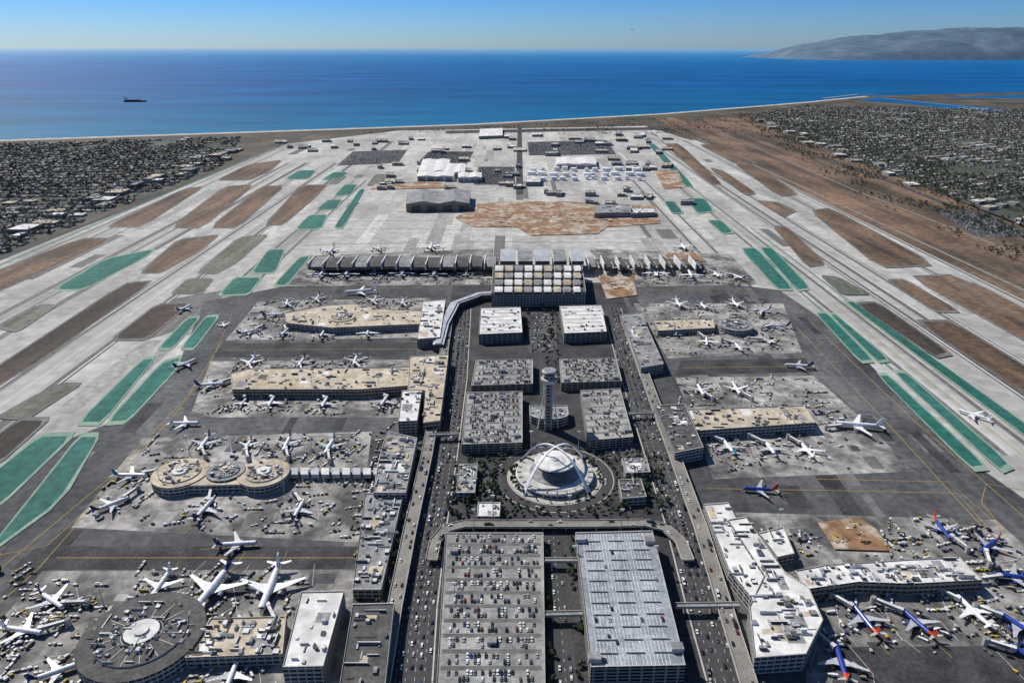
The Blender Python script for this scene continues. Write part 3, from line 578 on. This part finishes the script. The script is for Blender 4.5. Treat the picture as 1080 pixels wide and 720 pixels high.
PL=[(170,620,268,'n1',1),(226,624,258,'w0',1),(286,624,270,'w1',1),(250,577,8,'n0',0),(118,535,45,'n0',1),(216,540,80,'n0',1),(315,541,85,'n0',1),(138,504,0,'n3',1),(195,449,5,'n1',0),(216,470,270,'n0',1),(262,471,272,'r0',1),(348,473,268,'n3',1),(303,470,270,'n0',1),
(222,408,10,'n0',1),(256,427,88,'r0',1),(286,427,92,'n1',1),(342,428,90,'n0',1),(405,426,85,'n4',1),(318,384,270,'n0',1),(265,384,268,'n1',1),(375,382,270,'n0',1),(195,327,75,'n0',0),(196,386,60,'n0',0),(236,344,300,'r0',0),
(300,353,85,'n4',1),(262,352,40,'n0',1),(340,355,92,'n0',1),(388,353,90,'n1',1),(303,321,280,'n4',1),(335,316,270,'n0',1),(395,318,265,'n1',1),(425,320,270,'n0',1),(288,334,0,'n0',1),
(340,291,90,'w1',1),(366,291,92,'w0',1),(395,289,90,'n0',1),(425,290,90,'w1',1),(458,291,90,'w2',1),(492,290,90,'n1',1),(380,310,190,'w1',0),(350,266,270,'w0',1),(400,263,270,'n1',1),(455,262,270,'w1',1),
(690,290,90,'w1',1),(728,292,90,'w0',1),(755,291,92,'n1',1),(778,294,120,'n0',1),(660,284,90,'w1',1),(720,262,270,'w0',1),
(741,324,275,'n0',1),(775,322,270,'n1',1),(806,330,215,'n0',1),(820,346,175,'n0',1),(812,362,140,'r0',1),(778,368,92,'n4',1),(745,362,80,'n1',1),(712,352,90,'n0',1),(715,322,270,'n1',1),
(738,413,272,'n0',1),(776,412,268,'n1',1),(768,474,95,'n3',1),(812,476,92,'n0',1),(850,477,95,'n1',1),(842,388,175,'n0',0),(904,452,170,'w1',1),(801,519,172,'n2',0),(1026,440,130,'n1',0),
(910,656,95,'n2',1),(966,660,105,'n2',1),(1074,664,120,'n2',1),(886,702,80,'n2',1),(1070,612,170,'n2',1),(1043,578,215,'n2',1),(992,560,268,'n2',1),(1025,648,100,'n1',1),(1090,700,120,'n2',1),
(55,636,330,'n0',1),(25,668,350,'n1',1),(60,712,30,'n0',1),(245,716,90,'n0',1)]
jb=MB(); jb.box(.5,0,3.6,6.4,1,2.6,0,'roofgrey','roofwhite'); J=jb.obj('jet_bridge'); JM=J.data; bpy.data.objects.remove(J)
rb=MB(); rb.cyl(0,0,0,7,2.2,n=12,ms='conc2',mt='roofgrey'); R_=rb.obj('r'); RM=R_.data; bpy.data.objects.remove(R_)
cb=MB(); cb.box(0,0,3.3,6.8,4,3.6,0,'metal','roofwhite'); cb.box(-4,0,0,3.5,.8,3,0,'cgrey'); R_=cb.obj('r'); CM=R_.data; bpy.data.objects.remove(R_)
lead=MB(); gse=[]; stn=MB(); zs=.2
for x,y,hd,ty,dock in PL:
    c=g(x,y); o=bpy.data.objects.new('airliner',LIV[ty]); o.location=(c[0],c[1],.2); a_=math.radians(hd+random.uniform(-3,3)); o.rotation_euler=(0,0,a_); k=random.uniform(.96,1.06); o.scale=(k,k,k); scn.collection.objects.link(o)
    d=Vector((math.cos(a_),math.sin(a_))); n=Vector((-d.y,d.x)); Ln=58 if ty[0]=='w' else 38; C=Vector(c)
    lead.strip([tuple(C+d*Ln*.5),tuple(C-d*Ln*.9)],.4,zs+.3,'yellow'); zs+=.002
    if dock:
        E0=[C+d*Ln*.45*math.cos(i*.63)+n*random.uniform(3,6)*math.sin(i*.63)+d*Ln*.05 for i in range(10)]; stn.flat([tuple(v) for v in E0],zs,'stain'); zs+=.002
        for s1 in(-1,1):  # clearance lines outlining the stand
            lead.strip([tuple(C+d*Ln*.55+n*s1*Ln*.3),tuple(C-d*Ln*.1+n*s1*Ln*.58),tuple(C-d*Ln*.6+n*s1*Ln*.5)],.3,zs+.3,'whitep')
        A=C+d*Ln*.36+n*(3.6 if ty[0]=='w' else 2.6); E=C+d*(Ln*.5+random.uniform(9,14))+n*random.uniform(9,15); v=A-E
        e=bpy.data.objects.new('jet_bridge',None); e.location=(E.x,E.y,.2); e.rotation_euler=(0,0,math.atan2(v.y,v.x)); scn.collection.objects.link(e)
        for nm,me_,lo,sc_ in (('tunnel',JM,(0,0,0),(v.length,1,1)),('rotunda',RM,(0,0,0),(1,1,1)),('cab',CM,(v.length-.5,0,.05),(1,1,1))):
            q=bpy.data.objects.new(nm,me_); q.parent=e; q.location=lo; q.scale=sc_; scn.collection.objects.link(q)
        for _ in range(9):
            s1=random.choice((-1,1)); q=C+d*random.uniform(-Ln*.5,Ln*.6)+n*s1*random.uniform(4,Ln*.55); gse.append((q.x,q.y,.2,a_+random.choice((0,1.57,.6)),random.uniform(.6,1.6),random.uniform(.8,1.2),random.uniform(.8,1.6)))
lead.obj('stand_lead_in_lines'); stn.obj('oil_stains')
o=bpy.data.objects.new('airliner',LIV['n1']); o.location=((648-540)/750*9700,9000,H+ (50-37)/750*9700*1.08); o.rotation_euler=(0,0,.3); o.scale=(1.3,1.3,1.3); scn.collection.objects.link(o)
zones=[G(q) for q in ([(245,382),(430,381),(420,438),(215,438)],[(160,465),(385,460),(372,568),(90,552)],[(10,604),(310,602),(290,740),(-60,740)],[(270,318),(440,316),(440,354),(250,356)],[(700,398),(855,398),(900,495),(755,498)],[(780,545),(840,560),(1040,550),(1100,690),(880,690)],[(670,322),(820,322),(840,370),(705,374)],[(340,283),(515,283),(515,300),(330,300)],[(650,283),(770,285),(780,302),(655,302)],[(370,455),(440,455),(400,700),(370,700)])]
for p,n in zip(zones,(130,150,200,120,130,190,120,140,90,120)):
    xs=[v[0] for v in p];ys=[v[1] for v in p];k=0
    while k<n:
        x=random.uniform(min(xs),max(xs));y=random.uniform(min(ys),max(ys))
        if not inside(p,x,y): continue
        k+=1
        if any(inside(r,x,y) for r in ROOFS): continue
        an=random.choice((0,1.57,.3,1.2)); m_=random.choice((1,1,2,3,5,7))
        for j in range(m_): gse.append((x+j*4.0*math.cos(an),y+j*4.0*math.sin(an),.2,an,random.uniform(.45,.85),random.uniform(.7,1.0),random.uniform(.5,1.3)))
t=MB(); t.box(-.4,0,.5,1.9,3.2,2,0,'*'); t.box(1.9,0,.4,1.6,1.3,1.7,0,'cgrey','*')
for x in(-1.4,1.5):
    for y in(-1.02,1.02): t.box(x,y,0,.7,.7,.2,0,'cblack')
inst('ground_service_vehicles',tmpl(t),gse,['cwhite','cwhite','cwhite','csilver','csilver','cgrey','cgrey','cblack','cblack','ctan','cyellow','cblue','csilver','cwhite'])
b=MB(); b.cyl(0,0,0,25,.45,.22,n=8,ms='metal'); b.box(0,0,25,25.8,4,1.0,0,'metal','roofwhite'); b.box(0,0,23.4,24.1,3,.8,0,'metal'); b.cyl(0,0,0,.8,1.1,n=8,ms='conc2'); o=b.obj('x'); LM=o.data; bpy.data.objects.remove(o)
for x,y in [(250,395),(330,415),(400,415),(170,515),(240,520),(300,520),(330,480),(200,480),(220,690),(110,640),(300,345),(400,345),(740,440),(820,455),(780,430),(860,600),(940,620),(1000,620),(820,560),(500,475),(560,475),(610,475),(665,520),(500,560),(605,600),(690,600),(480,640),(700,335),(760,352),(460,300),(640,300),(655,560),(520,545),(600,545)]:
    c=g(x,y); o=bpy.data.objects.new('light_mast',LM); o.location=(c[0],c[1],.1); scn.collection.objects.link(o)
# ---------------- trees
def tree(seed):
    rd=random.Random(seed); b=MB(); b.cyl(0,0,0,2.5,.3,.2,n=5,ms='bark')
    for k in range(5):
        cx,cy,cz=rd.uniform(-1.6,1.6),rd.uniform(-1.6,1.6),rd.uniform(2.6,5.2); r=rd.uniform(1.1,2.0); vs=[]
        for q in range(6):
            v=((1,0,0),(0,1,0),(-1,0,0),(0,-1,0),(0,0,1),(0,0,-1))[q]; s1=r*rd.uniform(.7,1.3); vs.append((cx+v[0]*s1,cy+v[1]*s1,cz+v[2]*s1*.9))
        b.add(vs,[[0,1,4],[1,2,4],[2,3,4],[3,0,4],[1,0,5],[2,1,5],[3,2,5],[0,3,5]],'*')
    return tmpl(b)
house=MB(); house.box(0,0,0,3.6,12,10,0,'wall'); house.add([(-6.6,-5.6,3.5),(6.6,-5.6,3.5),(6.6,5.6,3.5),(-6.6,5.6,3.5),(-4,0,6.2),(4,0,6.2)],[[0,1,5,4],[1,2,5],[2,3,4,5],[3,0,4]],'*')
house.box(6.2,4.2,0,3.0,5,6,0,'wall','*')
HT=tmpl(house); hs=[];ts=[];ap=[]
def suburb(poly,ang,n_skip=.12,px=19,py=30,trees=1.0):
    c,s_=math.cos(ang),math.sin(ang); xs=[v[0] for v in poly];ys=[v[1] for v in poly]; cx,cy=cent(poly); R=max(max(xs)-min(xs),max(ys)-min(ys))*.75
    ny=int(R/py)
    for j in range(-ny,ny):
        off=(6 if j%2 else -6)
        for i in range(-int(R/px),int(R/px)):
            if i%14==0 or j%16==0: continue
            u=i*px+random.uniform(-2,2); v=j*py+off+random.uniform(-1.5,1.5); x=cx+u*c-v*s_; y=cy+u*s_+v*c
            if abs(x)>.76*y+350 or not inside(poly,x,y): continue
            nn=noise.noise(Vector((x/260,y/320,3))); tf=trees
            if nn>.38: 
                if random.random()<.3: ts.append((x,y,.05,0,1.5,1.5,1.1))
                continue
            if nn<-.36:
                if i%3==0 and j%2==0: ap.append((x,y,.05,ang,random.uniform(2.2,4.5),random.uniform(2,4),random.uniform(1.6,3)))
                continue
            if random.random()>n_skip:
                k=random.uniform(.75,1.2); hs.append((x,y,.05,ang+random.choice((0,math.pi/2,math.pi)),k,k*random.uniform(.85,1.2),random.choice((1,1,1.5))))
            for _ in range(2):
                if random.random()<tf*.75+nn*.8:
                    k=random.uniform(.8,2.4); ts.append((x+random.uniform(-11,11),y+random.uniform(5,14)*random.choice((-1,1)),.05,random.uniform(0,6),k,k,k*random.uniform(.7,1.0)))
suburb(sl,.06); suburb(sr,.5,px=21,py=32)
for _ in range(9000):
    x=random.uniform(1080,1700);y=random.uniform(1500,5200); k=random.uniform(.6,2.1)
    if x>930+.16*(y-1500)+random.uniform(0,160) and noise.noise(Vector((x/120,y/200,1)))>-.05: ts.append((x,y,0,0,k,k,k*.8))
for _ in range(5000):
    x=random.uniform(-1500,1400);y=random.uniform(3850,5300); k=random.uniform(.6,2)
    if noise.noise(Vector((x/200,y/120,5)))>.0 and y<4420+.5*x and y>3950: ts.append((x,y,0,0,k,k,k*.6))
inst('houses',HT,hs,['rbrown','rgrey','rgrey','rlight','rdark','rdark','rbrown','rgrey','rlight'])
t=MB(); t.box(0,0,0,3.4,10,8,0,'wall','*'); t.box(2,1,3.4,3.9,2,1.5,0,'roofgrey'); t.box(-2.5,-2,3.4,3.8,1.2,1.5,0,'metal'); inst('apartment_blocks',tmpl(t),ap,['roofwhite','roofgrey','rlight','rooftan'])
inst('distant_trees',tree(1),ts,['leaf','leaf2'])
big=[]
for p,n in ((G([(540,480),(625,480),(640,545),(530,545)]),70),(G([(480,480),(535,480),(530,550),(470,550)]),50),(G([(625,480),(690,480),(710,545),(640,545)]),50),(G([(555,320),(588,320),(590,410),(555,410)]),40),(G([(574,560),(606,560),(620,760),(574,760)]),60),(G([(440,460),(452,460),(400,700),(385,700)]),30),(G([(0,600),(60,605),(20,720),(-60,720)]),10)):
    xs=[v[0] for v in p];ys=[v[1] for v in p]
    for _ in range(n*2):
        x=random.uniform(min(xs),max(xs));y=random.uniform(min(ys),max(ys))
        r=math.hypot(x-tc[0],y-tc[1])
        if inside(p,x,y) and not 50<r<64 and r>44 and abs(x-g(590,640)[0])>9 and not any(inside(q,x,y) for q in ROOFS): k=random.uniform(.7,1.4); big.append((x,y,.1,random.uniform(0,6),k,k,k))
for i in range(40):
    a_=i*2*math.pi/40; big.append((tc[0]+67*math.cos(a_),tc[1]+67*math.sin(a_),.1,a_,.9,.9,.9)); 
    if i%2: big.append((tc[0]+47*math.cos(a_),tc[1]+47*math.sin(a_),.5,a_,.6,.6,.7))
inst('trees',tree(2),big,['leaf','leaf2'])
for (p0,p1,n) in ((( -1230,1400),(-1180,3300),30),((1390,2400),(1600,4700),20)):
    for i in range(n):
        t_=(i+random.random())/n; x=p0[0]+(p1[0]-p0[0])*t_+random.uniform(-70,20); y=p0[1]+(p1[1]-p0[1])*t_; b=MB(); w,l,h=random.uniform(20,55),random.uniform(25,70),random.uniform(6,13)
        p=[(x-w/2,y-l/2),(x+w/2,y-l/2),(x+w/2,y+l/2),(x-w/2,y+l/2)]; b.prism(p,0,h,'facade',random.choice(('roofwhite','roofgrey','rooftan')),par=.8); b.clutter(p,h,5,5); b.obj('commercial_building')
# ship
c=g(143,107.5); b=MB(); pts=[(-95,-14),(60,-14),(95,0),(60,14),(-95,14)]
b.prism([(c[0]+x,c[1]+y) for x,y in pts],-1,12,'cblack','rbrown'); b.box(c[0]-78,c[1],12,34,18,22,0,'pwhite'); b.cyl(c[0]-84,c[1],34,42,4,n=10,ms='cblue')
for i in range(4): b.box(c[0]-50+i*27,c[1],12,17,20,20,0,'rbrown')
b.box(c[0]+20,c[1],12,28,2,2,0,'metal'); b.obj('cargo_ship')
# ---------------- light, world, camera
sd=Vector((-.62,.58,0)).normalized(); el=math.radians(45); sv=Vector((sd.x*math.cos(el),sd.y*math.cos(el),math.sin(el)))
su=bpy.data.lights.new('sun','SUN'); su.energy=5.0; su.angle=math.radians(.5); su.color=(1,.95,.87); so=bpy.data.objects.new('sun',su); so.rotation_euler=sv.to_track_quat('Z','Y').to_euler(); scn.collection.objects.link(so)
w=bpy.data.worlds.new('World'); scn.world=w; w.use_nodes=True; nt=w.node_tree; bg=nt.nodes['Background']; sk=nt.nodes.new('ShaderNodeTexSky'); sk.sky_type='NISHITA'; sk.sun_disc=False; sk.sun_elevation=el; sk.sun_rotation=math.atan2(sd.x,sd.y); sk.altitude=400; sk.air_density=1.0; sk.dust_density=.6; sk.ozone_density=2
tco=nt.nodes.new('ShaderNodeTexCoord'); sxy=nt.nodes.new('ShaderNodeSeparateXYZ'); nt.links.new(tco.outputs['Generated'],sxy.inputs[0])
rp=nt.nodes.new('ShaderNodeValToRGB'); nt.links.new(sxy.outputs[2],rp.inputs[0]); e=rp.color_ramp.elements
e[0].position=0; e[0].color=(.40,.60,.97,1); e[1].position=.4; e[1].color=(.40,.53,.66,1)
for p,c in ((.02,(.32,.55,.96,1)),(.065,(.17,.44,.93,1)),(.12,(.2,.42,.82,1))): q=e.new(p); q.color=c
tn=nt.nodes.new('ShaderNodeVectorMath'); tn.operation='MULTIPLY'; t2=nt.nodes.new('ShaderNodeVectorMath'); t2.operation='SCALE'; t2.inputs['Scale'].default_value=1.5
nt.links.new(sk.outputs[0],tn.inputs[0]); nt.links.new(rp.outputs[0],tn.inputs[1]); nt.links.new(tn.outputs[0],t2.inputs[0]); nt.links.new(t2.outputs[0],bg.inputs[0]); bg.inputs[1].default_value=.08
cam=bpy.data.cameras.new('camera'); cam.lens=25; cam.sensor_width=36; cam.clip_end=400000; cam.clip_start=1; co=bpy.data.objects.new('camera',cam); co.location=(0,0,H); co.rotation_euler=(math.pi/2-TH,0,0); scn.collection.objects.link(co); scn.camera=co
scn.view_settings.view_transform='Standard'; scn.view_settings.look='None'; scn.view_settings.exposure=0
print('cars',len(lots),'traffic',len(tr),'houses',len(hs),'trees',len(ts),'gse',len(gse))
